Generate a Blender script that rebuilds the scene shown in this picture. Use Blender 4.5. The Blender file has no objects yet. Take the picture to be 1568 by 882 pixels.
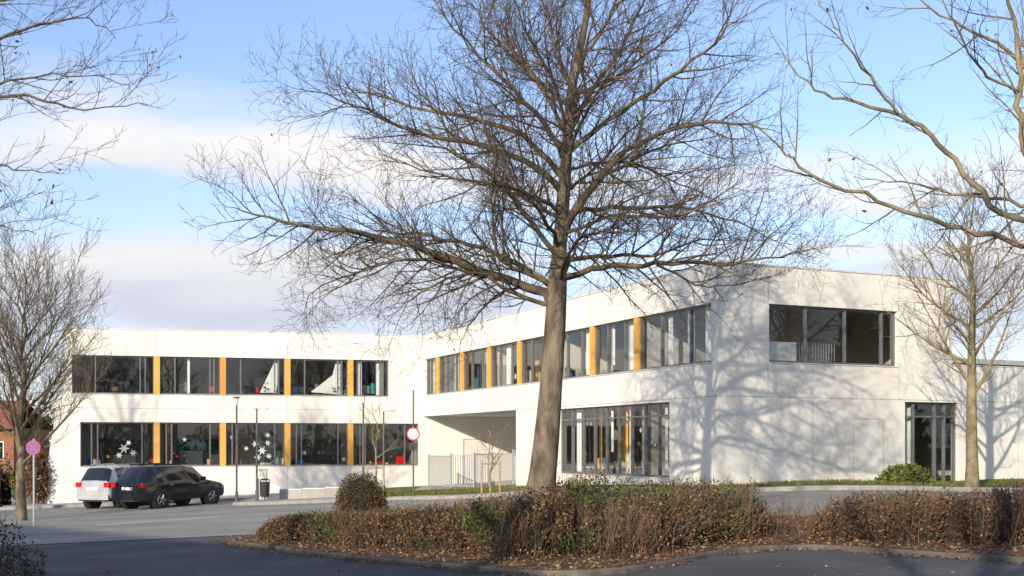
import bpy, bmesh, math, random
from mathutils import Vector, Matrix, noise
R=random.Random(7)
scene=bpy.context.scene
COL=scene.collection

# ------------------------------------------------------------ terrain
def sm(a,b,x):
    t=max(0,min(1,(x-a)/(b-a))); return t*t*(3-2*t)
def G(x,y):
    z=max(-25,min(15,x))*.04
    z+=.3*sm(24,31,y)*sm(-2,4,x)*(1-.9*sm(8,14,x))*(1-sm(60,80,y))
    return z

# ------------------------------------------------------------ materials
def mat(name,c,rough=.8,c2=None,scale=4,bump=0,bscale=None,metal=0,spec=.5,detail=6,lo=.35,hi=.65,stretch=None):
    m=bpy.data.materials.new(name); m.use_nodes=True
    nt=m.node_tree; b=nt.nodes['Principled BSDF']
    b.inputs['Roughness'].default_value=rough; b.inputs['Metallic'].default_value=metal
    b.inputs['Specular IOR Level'].default_value=spec
    b.inputs['Base Color'].default_value=(*c,1)
    tc=nt.nodes.new('ShaderNodeTexCoord'); mp=nt.nodes.new('ShaderNodeMapping')
    nt.links.new(tc.outputs['Object'],mp.inputs[0])
    if stretch: mp.inputs['Scale'].default_value=stretch
    if c2:
        n=nt.nodes.new('ShaderNodeTexNoise'); n.inputs['Scale'].default_value=scale; n.inputs['Detail'].default_value=detail
        nt.links.new(mp.outputs[0],n.inputs[0])
        r=nt.nodes.new('ShaderNodeValToRGB'); r.color_ramp.elements[0].position=lo; r.color_ramp.elements[1].position=hi
        r.color_ramp.elements[0].color=(*c,1); r.color_ramp.elements[1].color=(*c2,1)
        nt.links.new(n.outputs[0],r.inputs[0]); nt.links.new(r.outputs[0],b.inputs['Base Color'])
    if bump:
        n2=nt.nodes.new('ShaderNodeTexNoise'); n2.inputs['Scale'].default_value=bscale or scale*4; n2.inputs['Detail'].default_value=8
        nt.links.new(mp.outputs[0],n2.inputs[0])
        bp=nt.nodes.new('ShaderNodeBump'); bp.inputs['Strength'].default_value=bump; bp.inputs['Distance'].default_value=.03
        nt.links.new(n2.outputs[0],bp.inputs['Height']); nt.links.new(bp.outputs[0],b.inputs['Normal'])
    return m
def glassmat(name,tint,base=.08,mult=.85):
    m=bpy.data.materials.new(name); m.use_nodes=True; nt=m.node_tree
    for n in list(nt.nodes):
        if n.type=='BSDF_PRINCIPLED': nt.nodes.remove(n)
    out=nt.nodes['Material Output']
    tr=nt.nodes.new('ShaderNodeBsdfTransparent'); tr.inputs[0].default_value=(*tint,1)
    gl=nt.nodes.new('ShaderNodeBsdfGlossy'); gl.inputs['Roughness'].default_value=.015; gl.inputs[0].default_value=(.9,.95,1,1)
    lw=nt.nodes.new('ShaderNodeLayerWeight'); lw.inputs['Blend'].default_value=.5
    pw=nt.nodes.new('ShaderNodeMath'); pw.operation='POWER'; pw.inputs[1].default_value=4.0
    ma=nt.nodes.new('ShaderNodeMath'); ma.operation='MULTIPLY_ADD'; ma.inputs[1].default_value=mult; ma.inputs[2].default_value=base
    mx=nt.nodes.new('ShaderNodeMixShader')
    tc=nt.nodes.new('ShaderNodeTexCoord'); n=nt.nodes.new('ShaderNodeTexNoise'); n.inputs['Scale'].default_value=.5
    bp=nt.nodes.new('ShaderNodeBump'); bp.inputs['Strength'].default_value=.06; bp.inputs['Distance'].default_value=.05
    nt.links.new(tc.outputs['Object'],n.inputs[0]); nt.links.new(n.outputs[0],bp.inputs['Height']); nt.links.new(bp.outputs[0],gl.inputs['Normal'])
    nt.links.new(lw.outputs['Facing'],pw.inputs[0]); nt.links.new(pw.outputs[0],ma.inputs[0]); nt.links.new(ma.outputs[0],mx.inputs[0])
    nt.links.new(tr.outputs[0],mx.inputs[1]); nt.links.new(gl.outputs[0],mx.inputs[2]); nt.links.new(mx.outputs[0],out.inputs[0])
    return m
M={}
M['wall']=mat('white_concrete',(.76,.72,.65),.75,(.83,.795,.725),.7,.12,14,stretch=(1,1,.4))
M['cap']=mat('parapet_metal',(.62,.61,.59),.45,(.7,.69,.67),3)
M['joint']=mat('joint',(.38,.37,.35),.9,(.46,.45,.43),5)
M['frame']=mat('window_frame',(.13,.135,.14),.4,(.16,.16,.165),5)
M['ochre']=mat('ochre_panel',(.70,.36,.06),.6,(.76,.41,.08),2)
M['orange']=mat('orange_panel',(.68,.28,.05),.6,(.73,.31,.06),2)
M['glass']=glassmat('window_glass',(.93,.95,.94))
M['int']=mat('interior_wall',(.50,.48,.44),.9,(.62,.59,.54),.5)
M['intd']=mat('interior_floor',(.24,.20,.15),.8,(.32,.27,.21),1)
M['curtain']=mat('curtain',(.70,.70,.68),.9,(.80,.80,.78),3,.3,20,stretch=(6,6,.3))
M['paper']=mat('paper',(.8,.8,.8),.9,(.85,.85,.83),3)
M['soffit']=mat('soffit',(.62,.61,.58),.8,(.68,.67,.64),2)
M['roof']=mat('roof_gravel',(.3,.3,.29),.9,(.4,.4,.38),10)
M['asph']=mat('asphalt',(.065,.065,.065),.9,(.125,.12,.115),.5,.9,70)  # near asphalt, colour darkened to deepen the shaded foreground
M['asphl']=mat('asphalt_sunlit',(.25,.235,.205),.9,(.35,.33,.295),.35,.7,60,stretch=(.5,1.6,1))  # lighter far-road asphalt, sunlit brightness painted into the colour
M['pave']=mat('paving',(.34,.325,.30),.85,(.43,.41,.38),1.5,.3,30)
M['kerb']=mat('kerb_stone',(.26,.25,.23),.85,(.36,.34,.32),3,.3,30)
M['kerbd']=mat('kerb_stone_dirty',(.08,.07,.058),.9,(.17,.15,.125),3,.5,30)
M['mark']=mat('road_paint',(.55,.55,.53),.7,(.75,.75,.73),6,lo=.3,hi=.5)
M['grass']=mat('grass',(.05,.085,.015),.9,(.16,.165,.04),1.6,.8,60)
M['soil']=mat('soil',(.06,.042,.025),.95,(.15,.09,.05),3,.9,40)
M['bark']=mat('bark',(.09,.07,.05),.95,(.26,.21,.145),5,1.0,22,stretch=(1,1,.35))
M['limb']=mat('limb_bark',(.085,.064,.042),.9,(.21,.165,.10),4,.5,30)
M['twig']=mat('twig',(.075,.052,.038),.9,(.125,.088,.06),2)
M['limby']=mat('limb_bark_lichen',(.19,.15,.08),.9,(.33,.27,.16),5,.5,30)
M['twigy']=mat('twig_light',(.14,.10,.065),.9,(.21,.155,.1),2)
M['lbrown']=mat('leaf_brown',(.12,.055,.025),.9,(.23,.12,.055),5)
M['ltan']=mat('leaf_tan',(.27,.155,.075),.9,(.36,.23,.11),5)
M['lred']=mat('leaf_rust',(.14,.05,.022),.9,(.22,.085,.038),5)
M['lgreen']=mat('leaf_green',(.07,.09,.014),.8,(.17,.18,.03),5)
M['ldark']=mat('leaf_dark_green',(.018,.03,.012),.8,(.05,.062,.02),5)
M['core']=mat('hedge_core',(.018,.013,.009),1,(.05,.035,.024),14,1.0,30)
M['steel']=mat('galvanised_steel',(.42,.43,.44),.4,(.5,.5,.51),8,metal=.2)
M['pole']=mat('pole_paint',(.09,.095,.10),.45,(.12,.12,.125),8)
M['black']=mat('dark_plastic',(.02,.02,.022),.5,(.03,.03,.03),8)
M['red']=mat('sign_red',(.6,.02,.02),.4,(.65,.03,.03),8)
M['blue']=mat('sign_blue',(.02,.09,.45),.4,(.03,.11,.5),8)
M['whitep']=mat('white_paint',(.78,.78,.78),.5,(.8,.8,.8),8)
M['brick']=mat('brick_far',(.24,.10,.055),.9,(.32,.15,.08),3)
M['tile']=mat('roof_tile',(.24,.085,.05),.9,(.32,.13,.08),3)
M['rend']=mat('render_wall',(.45,.42,.36),.9,(.5,.47,.4),2)
M['tyre']=mat('tyre',(.015,.015,.015),.8,(.025,.025,.025),8)
M['rim']=mat('rim',(.45,.46,.48),.3,(.5,.5,.52),8,metal=.8)
M['carglass']=mat('car_glass',(.012,.014,.016),.06,(.015,.017,.02),2,spec=.9)
M['tail']=mat('tail_light',(.55,.01,.01),.2,(.6,.015,.01),8)
M['cblack']=mat('car_paint_black',(.008,.009,.016),.12,(.011,.012,.02),2,spec=.7)
M['csilver']=mat('car_paint_silver',(.50,.52,.55),.28,(.56,.58,.61),2,metal=.3)
M['wood']=mat('stake_wood',(.35,.25,.13),.8,(.45,.33,.18),6)
M['teal']=mat('teal_cupboard',(.03,.20,.22),.7,(.04,.24,.26),4)

# ------------------------------------------------------------ mesh builder
class MB:
    def __init__(s): s.v=[];s.f=[];s.m=[];s.mats=[]
    def mi(s,k):
        if k not in s.mats: s.mats.append(k)
        return s.mats.index(k)
    def add(s,vs,fs,k):
        o=len(s.v); s.v.extend(vs); i=s.mi(k)
        for f in fs: s.f.append(tuple(a+o for a in f)); s.m.append(i)
    def fbox(s,F,u0,u1,n0,n1,z0,z1,k):
        vs=[F(u,n,z) for z in (z0,z1) for n in (n0,n1) for u in (u0,u1)]
        s.add(vs,[(0,2,3,1),(4,5,7,6),(0,1,5,4),(2,6,7,3),(0,4,6,2),(1,3,7,5)],k)
    def tube(s,pts,rad,n,k,cap=False):
        N=len(pts); o=len(s.v); i0=s.mi(k)
        ax=(pts[-1]-pts[0])
        ref=Vector((.31,.95,.05)) if abs(ax.normalized().y)<.8 else Vector((.9,.1,.4))
        for i,p in enumerate(pts):
            t=(pts[min(i+1,N-1)]-pts[max(i-1,0)])
            a=t.cross(ref); a.normalize(); b=t.cross(a); b.normalize(); r=rad[i]
            for j in range(n):
                q=2*math.pi*j/n; c=math.cos(q)*r; d=math.sin(q)*r
                s.v.append((p.x+a.x*c+b.x*d,p.y+a.y*c+b.y*d,p.z+a.z*c+b.z*d))
        for i in range(N-1):
            for j in range(n):
                k2=(j+1)%n
                s.f.append((o+i*n+j,o+i*n+k2,o+(i+1)*n+k2,o+(i+1)*n+j)); s.m.append(i0)
        if cap:
            s.f.append(tuple(o+j for j in range(n))); s.m.append(i0)
            s.f.append(tuple(o+(N-1)*n+j for j in range(n))); s.m.append(i0)
    def leaf(s,p,sz,k,rnd=R,flat=False):
        a=Vector((rnd.gauss(0,1),rnd.gauss(0,1),rnd.gauss(0,.15 if flat else 1))); a.normalize()
        b=Vector((rnd.gauss(0,1),rnd.gauss(0,1),rnd.gauss(0,.15 if flat else 1))); b=(b-a*b.dot(a)); b.normalize()
        a=a*sz; b=b*sz*.55
        p=Vector(p)
        s.add([tuple(p-a),tuple(p+b),tuple(p+a),tuple(p-b)],[(0,1,2,3)],k)
    def obj(s,name,parent=None,smooth=False):
        me=bpy.data.meshes.new(name); me.from_pydata([tuple(v) for v in s.v],[],s.f); 
        for k in s.mats: me.materials.append(M[k])
        me.polygons.foreach_set('material_index',s.m)
        if smooth: me.polygons.foreach_set('use_smooth',[True]*len(s.f))
        me.update()
        o=bpy.data.objects.new(name,me); COL.objects.link(o)
        if parent: o.parent=parent
        return o
def empty(name):
    e=bpy.data.objects.new(name,None); COL.objects.link(e); return e
def frame(O,d):
    l=math.hypot(*d); d=(d[0]/l,d[1]/l); ni=(-d[1],d[0])
    return lambda u,n,z:(O[0]+d[0]*u+ni[0]*n,O[1]+d[1]*u+ni[1]*n,z)

# ------------------------------------------------------------ ground
def axis(a,b,st,far):
    r=[a+i*st for i in range(int((b-a)/st)+1)]
    return sorted(set([-far,-far/3,-200,-100]+r+[100,200,far/3,far]))
xs=axis(-60,60,2,3000); ys=axis(-60,80,2,3000)
def gridmesh(name,xs,ys,off,k):
    mb=MB(); 
    vs=[(x,y,G(x,y)+off) for y in ys for x in xs]; n=len(xs)
    mb.add(vs,[(j*n+i,j*n+i+1,(j+1)*n+i+1,(j+1)*n+i) for j in range(len(ys)-1) for i in range(n-1)],k)
    return mb.obj(name,smooth=True)
gridmesh('ground',xs,ys,-.06,'grass')
gridmesh('road',[-70+i for i in range(141)],[-45+i for i in range(96)],0,'asph')
def sheet(name,poly,off,k):
    bm=bmesh.new(); vs=[bm.verts.new((x,y,0)) for x,y in poly]; bm.faces.new(vs)
    x0=min(p[0] for p in poly);x1=max(p[0] for p in poly);y0=min(p[1] for p in poly);y1=max(p[1] for p in poly)
    for c in range(math.ceil(x0),math.ceil(x1)):
        bmesh.ops.bisect_plane(bm,geom=bm.verts[:]+bm.edges[:]+bm.faces[:],plane_co=(c+.0001,0,0),plane_no=(1,0,0))
    for c in range(math.ceil(y0),math.ceil(y1)):
        bmesh.ops.bisect_plane(bm,geom=bm.verts[:]+bm.edges[:]+bm.faces[:],plane_co=(0,c+.0001,0),plane_no=(0,1,0))
    for v in bm.verts: v.co.z=G(v.co.x,v.co.y)+off
    me=bpy.data.meshes.new(name); bm.to_mesh(me); bm.free(); me.materials.append(M[k])
    o=bpy.data.objects.new(name,me); COL.objects.link(o); return o
def resample(pts,st):
    out=[]
    for a,b in zip(pts[:-1],pts[1:]):
        L=math.dist(a,b); n=max(1,int(L/st))
        for i in range(n): out.append(tuple(a[j]+(b[j]-a[j])*i/n for j in range(len(a))))
    out.append(tuple(pts[-1])); return out
def catmull(pts,n=8,closed=False):
    out=[]; N=len(pts)
    rng=range(N) if closed else range(N-1)
    for i in rng:
        if closed: p=[pts[(i+k)%N] for k in (-1,0,1,2)]
        else: p=[pts[max(i-1,0)],pts[i],pts[i+1],pts[min(i+2,N-1)]]
        for s in range(n):
            t=s/n
            out.append(tuple(.5*((2*p[1][j])+(-p[0][j]+p[2][j])*t+(2*p[0][j]-5*p[1][j]+4*p[2][j]-p[3][j])*t*t+(-p[0][j]+3*p[1][j]-3*p[2][j]+p[3][j])*t**3) for j in range(len(p[0]))))
    if not closed: out.append(tuple(pts[-1]))
    return out
def kerb(name,pts,w=.15,h=.125,closed=False,k='kerb'):
    mb=MB(); P=resample(pts,.9)
    if closed: P=P+resample([pts[-1],pts[0]],.9)[1:]
    rows=[]
    for i,p in enumerate(P):
        if closed and i in(0,len(P)-1): a,b=P[-2],P[1]
        else: a=P[max(i-1,0)]; b=P[min(i+1,len(P)-1)]
        t=Vector((b[0]-a[0],b[1]-a[1],0)).normalized(); n=Vector((-t.y,t.x,0))*w/2
        l=(p[0]+n.x,p[1]+n.y); r=(p[0]-n.x,p[1]-n.y); z=G(p[0],p[1])
        rows.append([(l[0],l[1],z-.1),(l[0],l[1],z+h-.015),(l[0]-n.x*.2,l[1]-n.y*.2,z+h),(r[0]+n.x*.2,r[1]+n.y*.2,z+h),(r[0],r[1],z+h-.015),(r[0],r[1],z-.1)])
    vs=[v for r in rows for v in r]
    fs=[(i*6+j,i*6+j+1,(i+1)*6+j+1,(i+1)*6+j) for i in range(len(rows)-1) for j in range(5)]
    mb.add(vs,fs,k); return mb.obj(name)
sheet('road',[(-70,27.5),(-12,26),(-4,26.8),(4,24),(20,21.8),(70,22),(70,50),(-70,50)],.012,'asphl')  # sunlit-toned sheet over the far road, near edge follows the shadow edge
isl=[(-5.9,24.6),(-4.4,22.0),(-2.7,19.5),(-1.0,17.4),(.3,15.9),(1.2,15.7),(2.0,16.3),(3.4,17.9),(4.6,18.0),(5.6,16.6),(6.5,15.2),(7.7,13.3),(10,12.6),(14,13.5),(20,16),(21,21),(14,23.0),(8,23.6),(4,25.6),(0,27.3),(-3,27.0),(-5.0,26.0)]
islc=catmull(isl,5,True)
sheet('hedge_bed',islc,.065,'soil')
kerb('kerb',islc,w=.13,h=.08,closed=True,k='kerbd')
kl=[(-60,48.5),(-11.2,48.2),(-10.6,47.6),(-10.3,43.6),(-9.6,43),(-4,42.4),(0,40.6),(2.4,37),(4,33),(6,31.2),(9,30.6),(14,30.8),(24,32.5),(60,36)]
kerb('kerb',kl)
sheet('pavement',[(-60,48.5),(-11.2,48.2),(-10.6,47.6),(-10.3,43.6),(-9.6,43),(-4,42.4),(-4,44.0),(-6.5,45.2),(-6.5,62),(-60,62)],.10,'pave')
sheet('pavement',[(-4,42.4),(0,40.6),(2.4,37),(4,33),(6,31.2),(9,30.6),(9,31.6),(6.3,32.1),(4.8,33.6),(3.2,37.5),(.8,41.6),(-4,44.0)],.10,'pave')
sheet('pavement',[(-4.1,48.2),(1.2,46.2),(10,49.5),(8,60),(-4.1,56)],.13,'pave')
sheet('lawn',[(-4,44),(.8,41.6),(3.2,37.5),(4.8,33.6),(6.3,32.1),(9,31.6),(9,30.6),(14,30.8),(24,32.5),(60,36),(60,62),(-6.5,62),(-6.5,45.2)],.11,'grass')
mk=MB()
def strip(x0,y0,x1,y1,w):
    d=Vector((x1-x0,y1-y0,0)).normalized(); n=Vector((-d.y,d.x,0))*w/2
    P=[(x0+n.x,y0+n.y),(x1+n.x,y1+n.y),(x1-n.x,y1-n.y),(x0-n.x,y0-n.y)]
    mk.add([(x,y,G(x,y)+.018) for x,y in P],[(0,1,2,3)],'mark')
strip(-11.8,33.2,-8.8,35.2,.22); strip(-18,30.2,-15,31.4,.16); strip(-7.2,38.6,-4.6,39.6,.14)
for i in range(5): strip(-22+i*2.75,47.9,-23.4+i*2.75,43.2,.1)
mk.obj('road_marking')

# ------------------------------------------------------------ school building
C=(5.8,33.0); JL=24.15
def F1(t,n,z,O=C): return (O[0]-.412*t+.911*n, O[1]+.911*t+.412*n, z)
def F2(u,n,z,O=C): return (O[0]+.911*u-.412*n, O[1]+.412*u+.911*n, z)
A=(-19.4,51.3)
def F3(u,n,z): return (A[0]+.972*u-.236*n, A[1]+.236*u+.972*n, z)
school=empty('school_building')
def wall(mb,F,u0,u1,z0,z1,ops,th=.3,k='wall'):
    us=sorted({u0,u1}|{o[i] for o in ops for i in(0,1)}); zs=sorted({z0,z1}|{o[i] for o in ops for i in(2,3)})
    for a,b in zip(us[:-1],us[1:]):
        for c,d in zip(zs[:-1],zs[1:]):
            um=(a+b)/2; zm=(c+d)/2
            if any(o[0]<um<o[1] and o[2]<zm<o[3] for o in ops): continue
            for n in (0,th): mb.add([F(a,n,c),F(b,n,c),F(b,n,d),F(a,n,d)],[(0,1,2,3)],k)
    for a,b,c,d in [o[:4] for o in ops]:
        for (p,q) in (((a,c),(b,c)),((b,c),(b,d)),((b,d),(a,d)),((a,d),(a,c))):
            mb.add([F(p[0],0,p[1]),F(q[0],0,q[1]),F(q[0],th,q[1]),F(p[0],th,p[1])],[(0,1,2,3)],k)
wl=MB()
L_up=(.15,14.05,4.08,5.8); L_lo=(.5,15.45,.88,2.86)
wall(wl,F3,0,15.68,-1.4,6.95,[L_up,L_lo])
P=[(-.85,-1.6),(-.85,.95),(-.02,6.95),(-.001,6.95),(-.001,-1.6)]
n=len(P); vs=[F3(u,0,z) for u,z in P]+[F3(u,.35,z) for u,z in P]
wl.add(vs,[tuple(range(n)),tuple(range(n,2*n))]+[(i,(i+1)%n,n+(i+1)%n,n+i) for i in range(n)],'wall')
wl.add([F3(.0,.3,-1.4),F3(.0,12,-1.4),F3(.0,12,6.95),F3(.0,.3,6.95)],[(0,1,2,3)],'wall')
wl.add([F3(0,12,-1.4),F3(18,12,-1.4),F3(18,12,6.95),F3(0,12,6.95)],[(0,1,2,3)],'wall')
wl.add([F3(0.01,.2,6.75),F3(18,.2,6.75),F3(18,12,6.75),F3(0.01,12,6.75)],[(0,1,2,3)],'roof')
wall(wl,F3,15.682,24.5,-1.4,3.19,[(17.6,18.7,-.5,2.15)])
wl.fbox(F3,17.62,18.68,.06,.1,-.5,2.14,'cap')
wl.obj('left_wing',school)
wr=MB()
U1=(.35,24.0,4.15,5.86); L1=(2.57,10.03,.8,3.12)
wall(wr,F1,0,JL,3.2,6.95,[U1])
wall(wr,F1,0,13.7,-1,3.2,[L1])
wr.add([F1(13.7,0,-1),F1(13.7,8.7,-1),F1(13.7,8.7,3.2),F1(13.7,0,3.2)],[(0,1,2,3)],'wall')
wr.add([F1(13.7,.001,3.2),F1(JL,.001,3.2),F1(JL,9,3.2),F1(13.7,9,3.2)],[(0,1,2,3)],'soffit')
U2=(1.74,6.5,4.18,5.88); L2=(6.79,8.95,.45,3.14)
wall(wr,F2,0,8.7,3.2,6.95,[U2])
wall(wr,F2,0,17,-1,3.2,[L2])
wall(wr,F2,8.702,17,3.2,4.3,[])
wr.add([F2(8.7,0,3.2),F2(8.7,34,3.2),F2(8.7,34,6.95),F2(8.7,0,6.95)],[(0,1,2,3)],'wall')
wr.add([F2(0,34,-1),F2(8.7,34,-1),F2(8.7,34,6.95),F2(0,34,6.95)],[(0,1,2,3)],'wall')
wr.add([F2(0.01,.2,6.72),F2(8.69,.2,6.72),F2(8.69,34,6.72),F2(0.01,34,6.72)],[(0,1,2,3)],'roof')
wr.add([F2(8.71,.3,4.15),F2(17,.3,4.15),F2(17,14,4.15),F2(8.71,14,4.15)],[(0,1,2,3)],'roof')
wr.add([F2(17,0,-1),F2(17,14,-1),F2(17,14,4.3),F2(17,0,4.3)],[(0,1,2,3)],'wall')
wr.obj('right_wing',school)
tr=MB()
tr.fbox(F3,-.04,15.6,-.025,.33,6.952,7.0,'cap')
tr.fbox(F1,.34,JL-.05,-.025,.33,6.952,7.0,'cap')
tr.fbox(F2,-.025,8.73,-.025,.33,6.952,7.0,'cap')
tr.fbox(F2,8.75,17.02,-.02,.33,4.302,4.34,'cap')
def jv(F,u,z0,z1): tr.fbox(F,u-.008,u+.008,-.003,.004,z0,z1,'joint')
def jh(F,u0,u1,z): tr.fbox(F,u0,u1,-.0035,.004,z-.01,z+.01,'joint')
jh(F1,.01,13.7,3.2); jh(F2,.01,16.9,3.2)
jh(F3,.0,15.6,3.48)
for u in (3.71,6.57,9.43,12.29): 
    jv(F3,u,5.82,6.94); jv(F3,u,2.88,3.46); jv(F3,u,3.5,4.06); jv(F3,u,-1,.86)
for i in range(8):
    t=4.59+2.97*i
    if t<24: jv(F1,t,5.88,6.94); jv(F1,t,3.22,4.13)
jv(F1,1.3,-1,3.18); jv(F1,11.8,-1,3.18)
for u in (1.7,6.55): jv(F2,u,5.9,6.94); jv(F2,u,3.22,4.16)
jv(F2,3.3,-1,3.18); jv(F2,11.5,-1,3.18); jv(F2,13.9,-1,3.18); jv(F2,11.5,3.22,4.28)
for u in (4.81,5.95): jv(F2,u,.5,2.6)
jh(F2,4.81,5.95,2.6); tr.fbox(F2,4.7,6.8,-.12,-.004,.35,.56,'kerb')
for F,o in ((F3,L_up),(F3,L_lo),(F1,U1),(F1,L1),(F2,U2)):
    tr.fbox(F,o[0],o[1],-.03,.08,o[2]+.001,o[2]+.03,'cap')
for F,u in ((F3,7.1),(F3,13.9),(F1,8),(F1,18),(F3,3.0)):
    tr.fbox(F,u-.012,u+.012,.5,.524,6.7,7.55,'steel')
tr.obj('trim',school)

gl=MB(); fr=MB(); pn=MB(); it=MB()
def windows(F,o,fins,mulls,finw=.26,special=None,transom=[]):
    u0,u1,z0,z1=o; z0=z0+.03; e=.003
    gl.add([F(u0,.17,z0),F(u1,.17,z0),F(u1,.17,z1),F(u0,.17,z1)],[(0,1,2,3)],'glass')
    w=.06
    fr.fbox(F,u0+e,u1-e,.12,.22,z0,z0+w,'frame'); fr.fbox(F,u0+e,u1-e,.12,.22,z1-w,z1-e,'frame')
    for u in (u0+w/2+e,u1-w/2-e): fr.fbox(F,u-w/2,u+w/2,.115,.225,z0+w,z1-w,'frame')
    for u in mulls: fr.fbox(F,u-.03,u+.03,.117,.223,z0+w,z1-w,'frame')
    for (a,b,z) in transom: fr.fbox(F,a,b,.121,.219,z-.025,z+.025,'frame')
    for i,u in enumerate(fins):
        k='orange' if special==i else 'ochre'
        pn.fbox(F,u-finw/2,u+finw/2,.02,.26,z0+.004,z1-.004,k)
        for s in(-1,1): fr.fbox(F,u+s*(finw/2+.022)-.02,u+s*(finw/2+.022)+.02,.09,.24,z0+w,z1-w,'frame')
f3=[3.71+2.86*i for i in range(4)]
def bays(u0,u1,fins,fr1=(.26,.74)):
    e=[u0]+fins+[u1]; out=[]
    for a,b in zip(e[:-1],e[1:]):
        if b-a>1.2:
            for q in fr1: out.append(a+(b-a)*q)
    return out
windows(F3,L_up,f3,bays(L_up[0],L_up[1],f3,(.27,.8,.86)),special=1)
windows(F3,L_lo,f3,bays(L_lo[0],L_lo[1],f3,(.14,.22,.8)))
f1=[4.59+2.97*i for i in range(7)]
windows(F1,U1,f1,bays(U1[0],U1[1],f1,(.3,.68)),finw=.3)
windows(F1,L1,[],[L1[0]+(L1[1]-L1[0])*i/9 for i in range(1,9)],transom=[(L1[0]+.06,L1[1]-.06,2.72)])
windows(F2,U2,[],[3.15,4.6,6.0])
windows(F2,L2,[],[7.25,8.1,8.5],transom=[(6.85,8.9,2.7)])
gl.obj('window_glass',school); fr.obj('window_frames',school); pn.obj('coloured_panels',school)

def room(F,u0,u1,n0,n1,z0,z1,parts=[],noN0=True,noU0=False):
    q=lambda p,k: it.add([F(*a) for a in p],[(0,1,2,3)],k)
    q([(u0,n0,z0),(u1,n0,z0),(u1,n1,z0),(u0,n1,z0)],'intd')
    q([(u0,n0,z1),(u1,n0,z1),(u1,n1,z1),(u0,n1,z1)],'soffit')
    q([(u0,n1,z0),(u1,n1,z0),(u1,n1,z1),(u0,n1,z1)],'int')
    if not noU0: q([(u0,n0,z0),(u0,n1,z0),(u0,n1,z1),(u0,n0,z1)],'int')
    q([(u1,n0,z0),(u1,n1,z0),(u1,n1,z1),(u1,n0,z1)],'int')
    for p in parts: it.fbox(F,p-.07,p+.07,n0+.05,n1-.01,z0+.01,z1-.01,'int')
room(F3,.08,15.6,.31,5,3.5,6.3,[6.57,12.4])
room(F3,.08,15.6,.31,5,.05,3.1,[3.71,9.43])
room(F1,.31,4.4,.31,8.4,3.5,6.3,[],noU0=True)
room(F1,4.7,23.9,.31,5.5,3.5,6.3,[10.53,16.47,21])
room(F1,.31,4.4,.31,16,.3,3.16,[],noU0=True)
room(F1,4.7,13.4,.31,6,.3,3.16,[])
R2=random.Random(21)
def furn(F,u0,u1,zf,n=8,nb=4.4):
    for i in range(n):
        u=R2.uniform(u0+.4,u1-.9); nn=R2.uniform(.9,nb-1)
        w=R2.uniform(.7,1.3)
        it.fbox(F,u,u+w,nn,nn+.6,zf+.70,zf+.74,'paper' if R2.random()<.25 else 'ochre' if R2.random()<.2 else 'wood')
        for a in(.03,w-.07): it.fbox(F,u+a,u+a+.04,nn+.03,nn+.55,zf+.01,zf+.69,'frame')
    for i in range(n):
        u=R2.uniform(u0+.3,u1-1.2); h=R2.uniform(.9,1.9)
        it.fbox(F,u,u+R2.uniform(.4,1.1),nb,nb+.4+.01*i,zf+.01,zf+h,R2.choice(['paper','wood','frame','teal','intd','lbrown','curtain']))
    for i in range(n):
        u=R2.uniform(u0+.2,u1-.5); z=zf+R2.uniform(.9,1.3)
        w=R2.uniform(.12,.45); it.fbox(F,u,u+w,.5,.55+.003*i,zf+.76,zf+.8+R2.uniform(.1,.5),R2.choice(['frame','lbrown','paper','teal','ochre','tail','blue','ldark']))
furn(F3,.2,15.4,3.5,14); furn(F3,.2,15.4,.05,20); furn(F1,5,23,3.5,14); furn(F1,5,13,.3,10)
for F,us,z in ((F3,(1.0,7.6,13.0),4.3),(F3,(4.4,10.3,.8),.95)):
    for u in us: it.fbox(F,u,u+2.0,4.90,4.94,z,z+1.2,R2.choice(['ldark','teal','frame']))
for u in (6,12,18): it.fbox(F1,u,u+2.2,5.4,5.44,4.3,5.5,'frame')
def curt(F,u,w,z0,z1,k='curtain',n=.34):
    N=int(w/.06)+2; vs=[]
    for i in range(N):
        uu=u+w*i/(N-1); nn=n+.03*math.sin(i*1.9)
        vs+= [F(uu,nn,z0),F(uu,nn,z1)]
    it.add(vs,[(2*i,2*i+2,2*i+3,2*i+1) for i in range(N-1)],k)
for u,w,b in ((12.6,.25,3.9),(5.0,.12,3.9),(13.5,.3,3.9)): curt(F3,u,w,b,5.8)
for a in ([(8.2,4.25),(8.95,4.25),(9.1,5.75),(8.9,5.75)],[(10.5,4.3),(11.9,4.2),(11.9,5.75),(11.65,5.75),(11.5,5.1)]):
    it.add([F3(u,.42,z) for u,z in a],[tuple(range(len(a)))],'curtain')
for u,w,b in ((.6,.5,3.7),(1.7,.4,3.7),(2.9,.25,3.7),(5.1,.6,3.7),(6.5,.4,4.5),(8.2,.3,3.7),(10.8,.7,3.7),(13.8,.5,4.4),(14.8,.6,3.7),(17,.7,3.7),(19.8,.9,3.7),(22.8,.8,3.7)): curt(F1,u,w,b,5.85)
for u,w,b in ((3.2,.2,1.0),(5.3,.25,.9),(6.6,.15,1.6),(8.9,.3,.9)): curt(F1,u,w,b,3.1)
for u,w in ((9.2,.2),(5.9,.2),(7.7,.15)): curt(F1,u,w,.9,3.1,'ochre',.5)
curt(F2,7.0,.3,.6,3.1); curt(F2,8.2,.15,.6,3.1)
it.fbox(F2,1.9,3.1,.5,.56,4.2,4.85,'curtain')
for i in range(14): it.fbox(F2,3.2+i*.1,3.215+i*.1,.5,.515,4.2,4.85,'steel')
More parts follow.
